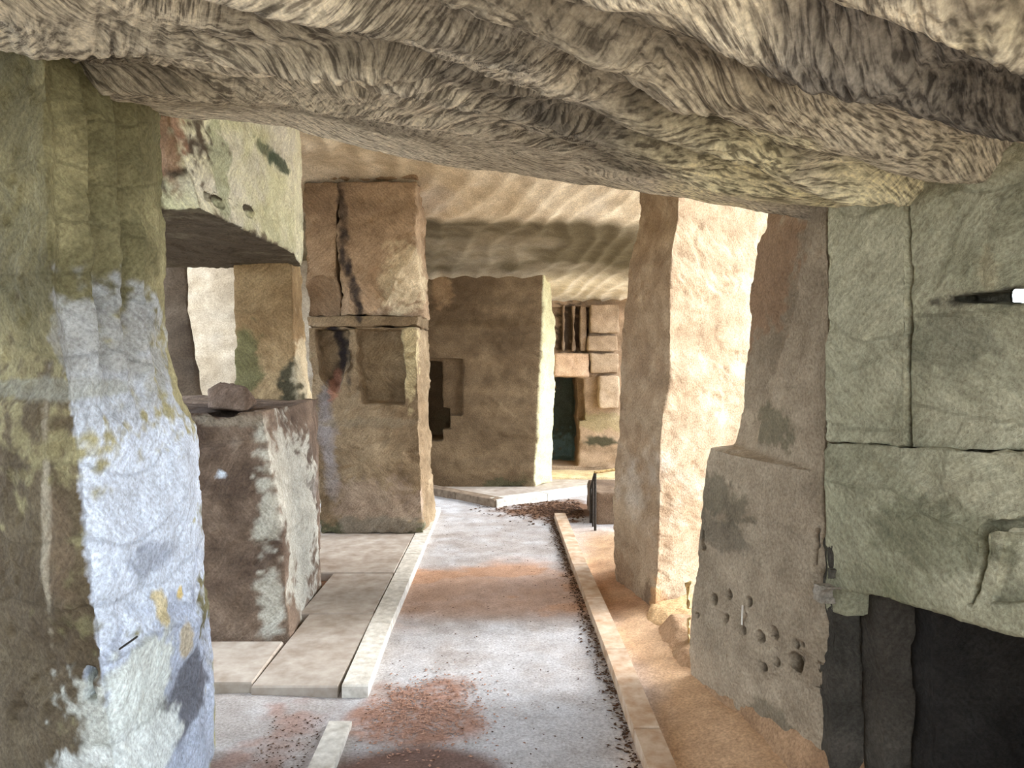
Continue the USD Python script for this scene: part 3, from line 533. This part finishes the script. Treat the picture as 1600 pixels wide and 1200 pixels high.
# ------------------------------------------------------------------ kerbs, paving
def stone(pts, z0, z1, seed, wob=.004):
    """A kerb or paving stone: a bevelled prism on a plan outline."""
    pts = np.asarray(pts, float); c = pts.mean(0); ins = c + (pts - c) * (1 - .008 / np.maximum(np.linalg.norm(pts - c, axis=1), .05))[:, None]
    rs = np.random.RandomState(seed)
    return hull([(x, y, z0) for x, y in pts] + [(x, y, z1 - .008) for x, y in pts] + [(x, y, z1 + rs.uniform(-1, 1) * wob * .3) for x, y in ins])
kl = thing('kerb', 'pale stone kerb with a bright white face along the left of the path', 'kerb')
xl = lambda y: np.interp(y, [3.5, 4.4, 6.0, 8.0], [-.685, -.715, -.735, -.76])
ys = [3.5, 4.35, 5.15, 5.9, 6.75, 7.8]
for a, b in zip(ys[:-1], ys[1:]):
    b_ = b - .006
    obj('kerb_stone', stone([(xl(a), a), (xl(b_), b_), (xl(b_) - .125, b_), (xl(a) - .125, a)], -.05, .062, int(a * 100)), M_kerb, kl)
kn = thing('kerb', 'short low kerb end at the lower left, nearest the camera', 'kerb')
for a, b in ((.7, 1.5), (1.506, 2.3), (2.306, 2.8), (2.806, 3.22)):
    obj('kerb_stone', stone([(-.688 , a), (-.70, b), (-.80, b), (-.79, a)], -.05, .032, int(a * 100)), M_kerb, kn)
kr = thing('kerb', 'stone kerb with a dark shaded face along the right of the path', 'kerb')
xr = lambda y: np.interp(y, [2.3, 2.94, 4.13, 5.84, 7.6], [.525, .515, .50, .457, .43])
ys = [.7, 1.5, 2.3, 3.1, 3.95, 4.8, 5.6, 6.5, 7.5]
for a, b in zip(ys[:-1], ys[1:]):
    b_ = b - .006
    obj('kerb_stone', stone([(xr(a), a), (xr(a) + .11, a), (xr(b_) + .11, b_), (xr(b_), b_)], -.05, .06, int(a * 90)), M_kerbs, kr)
sl = thing('paving', 'dusty raised stone paving left of the path, up to the stained pillar', 'paving')
cells = [(-1.24, -.83, 3.5, 4.5), (-1.30, -.85, 4.506, 5.35), (-1.72, -.86, 5.36, 6.3), (-2.4, -.87, 6.31, 7.8), (-2.3, -1.246, 3.53, 4.05)]
for i, (x0, x1, y0, y1) in enumerate(cells):
    obj('paving_slab', stone([(x0, y0), (x1, y0), (x1 - .012, y1), (x0, y1)], -.06, .057 + .003 * (i % 3), 300 + i), M_slab, sl)
# platform round the far pillar
pl = thing('platform', 'low pale stone platform round the foot of the broad far pillar', 'platform')
q = [(-1.55, 9.6), (-1.1, 9.0), (-.175, 8.07), (.97, 8.9), (1.9, 9.7)]
obj('top_slab', hull([(x, y, z) for x, y in q + [(1.9, 10.2), (-1.55, 10.2)] for z in (-.06, .06)]), M_slab, pl)
for i, (a, b) in enumerate(zip(q[:-1], q[1:])):
    a, b = np.array(a), np.array(b); d = (b - a) / np.linalg.norm(b - a); nrm = np.array([d[1], -d[0]])
    L = np.linalg.norm(b - a); n_ = max(1, int(round(L / .7)))
    for k in range(n_):
        s, e = a + d * (L * k / n_), a + d * (L * (k + 1) / n_ - .006)
        obj('edge_stone', stone([s + nrm * .02, e + nrm * .02, e - nrm * .14, s - nrm * .14], -.06, .085, 400 + i * 9 + k), M_edge_shade if i < 2 else M_kerb, pl)  # darker stone paints the shade on the left edges

# step at the foot of the sunlit pillar
sp = rock('stone_step', hull([P(1002, 985, 4.40), P(1080, 1000, 4.2), P(1085, 968, 4.5), P(1012, 968, 4.56)] + [P(1002, 985, 4.40) + [0, 0, .03], P(1080, 1000, 4.2) + [0, 0, .06], (1.2, 4.6, .16), (.86, 4.56, .11), (1.25, 4.6, -.1), (.8, 4.4, -.1), (1.2, 4.15, -.1)]), M_rock, .016, 241, None, dict(c0=lin(190, 150, 104), c1=lin(212, 174, 126)), dict(big=.006, mid=.006, led=.0, chisel=.002))
tag(sp, 'sandy low stone step at the foot of the sunlit pillar', 'step')

# block and handrail behind the sunlit pillar
blk = rock('stone_block', abox(.815, 1.6, 7.2, 8.0, -.05, .32), M_far, .03, 251, None, dict(c0=lin(98, 78, 60), c1=lin(126, 104, 82), soot=.1), dict(big=.008, mid=.008, led=.004, chisel=.003))
tag(blk, 'low dark stone block beside the far handrail, half hidden by the sunlit pillar', 'block')
rl = thing('handrail', 'thin metal stair handrail beside the low dark stone block', 'handrail')
def pipe(*pts, r=.012):
    out = [trimesh.creation.cylinder(r, segment=[a, b], sections=10) for a, b in zip(pts[:-1], pts[1:])] + [trimesh.creation.icosphere(1, r) for _ in pts]
    for s, p in zip(out[len(pts) - 1:], pts): s.apply_translation(p)
    return trimesh.util.concatenate(out)
T1, T2 = P(930, 738, 6.95), P(923, 763, 7.3)
obj('top_rail', pipe(T1, T1 + [.6, .15, .06], r=.014), M_rail, rl, smooth=30, label='pale level top rail')
obj('sloping_rail', pipe(T1, T2), M_dark, rl, smooth=30)
obj('post', pipe(T1, [T1[0], T1[1], .0]), M_dark, rl, smooth=30)
obj('post', pipe(T2, [T2[0], T2[1], .0]), M_dark, rl, smooth=30)
obj('post', pipe((T1 + T2) / 2, [(T1[0] + T2[0]) / 2, (T1[1] + T2[1]) / 2, .0], r=.009), M_dark, rl, smooth=30)

# pin in the left pier
pn = obj('pin', pipe(P(187, 1014, 2.15), P(214, 995, 2.17), r=.003), M_dark, smooth=30); tag(pn, 'small dark metal pin stuck in the white crust of the left pier', 'pin')

# ------------------------------------------------------------------ litter and gravel
rs = np.random.RandomState(7)
def flakes(pts, size, seed):
    r = np.random.RandomState(seed); V, Fc = [], []
    for i, (x, y, z) in enumerate(pts):
        s = size * r.uniform(.5, 1.5); a = r.uniform(0, 6.28); L, W, H = s, s * r.uniform(.35, .7), s * r.uniform(.15, .4)
        q = np.array([(-L, 0, 0), (0, -W, H * .3), (L, 0, H * .2), (0, W, 0), (0, 0, H), (0, 0, -H * .3)])
        q = q @ np.array([[math.cos(a), math.sin(a), 0], [-math.sin(a), math.cos(a), 0], [0, 0, 1]]) + (x, y, z + .004)
        V.append(q); Fc.append(np.array([(0, 1, 4), (1, 2, 4), (2, 3, 4), (3, 0, 4), (1, 0, 5), (2, 1, 5), (3, 2, 5), (0, 3, 5)]) + 6 * i)
    return np.vstack(V), np.vstack(Fc)
zf1 = lambda x, y: zfloor(np.array([x]), np.array([y]))[0]
y = 2.6 + 5.0 * rs.rand(1500) ** .8; x = xr(y) - np.abs(rs.normal(0, .035, 1500)) - .006
pts = [(a, b, zf1(a, b)) for a, b in zip(x, y)]
o = obj('leaf_litter', flakes(pts, .009, 11), M_litter); tag(o, 'dark leaf litter gathered along the right kerb of the path', 'leaf litter', kind='stuff')
x, y = rs.normal(.55, .35, 1800), rs.normal(7.95, .28, 1800); k = (np.abs(x - .45) < .9) & (y < 8.55) & (y > 7.2) & ~((x > .76) & (y > 7.15)) & ~((x > .41) & (x < .58) & (y < 7.52))
o = obj('leaf_litter', flakes([(a, b, zf1(a, b)) for a, b in zip(x[k], y[k])], .016, 12), M_litter); tag(o, 'brown leaf litter heaped below the far platform edge', 'leaf litter', kind='stuff')
x, y = rs.uniform(-.66, .42, 420), rs.uniform(2.7, 7.4, 420)
o = obj('grit', flakes([(a, b, zf1(a, b)) for a, b in zip(x, y)], .006, 13), M_litter); tag(o, 'scattered dark grit on the pale path', 'grit', kind='stuff')
x, y = rs.normal(-.42, .16, 1600), rs.normal(3.35, .17, 1600); k = (x > -.67) | (y < 2.2)
o = obj('gravel', flakes([(a, b, zf1(a, b)) for a, b in zip(x[k], y[k])], .008, 14), M_gravel); tag(o, 'reddish crumbly gravel patch on the path by the kerb end', 'gravel', kind='stuff')
x, y = rs.uniform(-1.05, -.82, 260), rs.uniform(2.7, 3.3, 260)
o = obj('grit', flakes([(a, b, zf1(a, b)) for a, b in zip(x, y)], .006, 15), M_litter); tag(o, 'dark grit on the floor at the foot of the left pier', 'grit', kind='stuff')
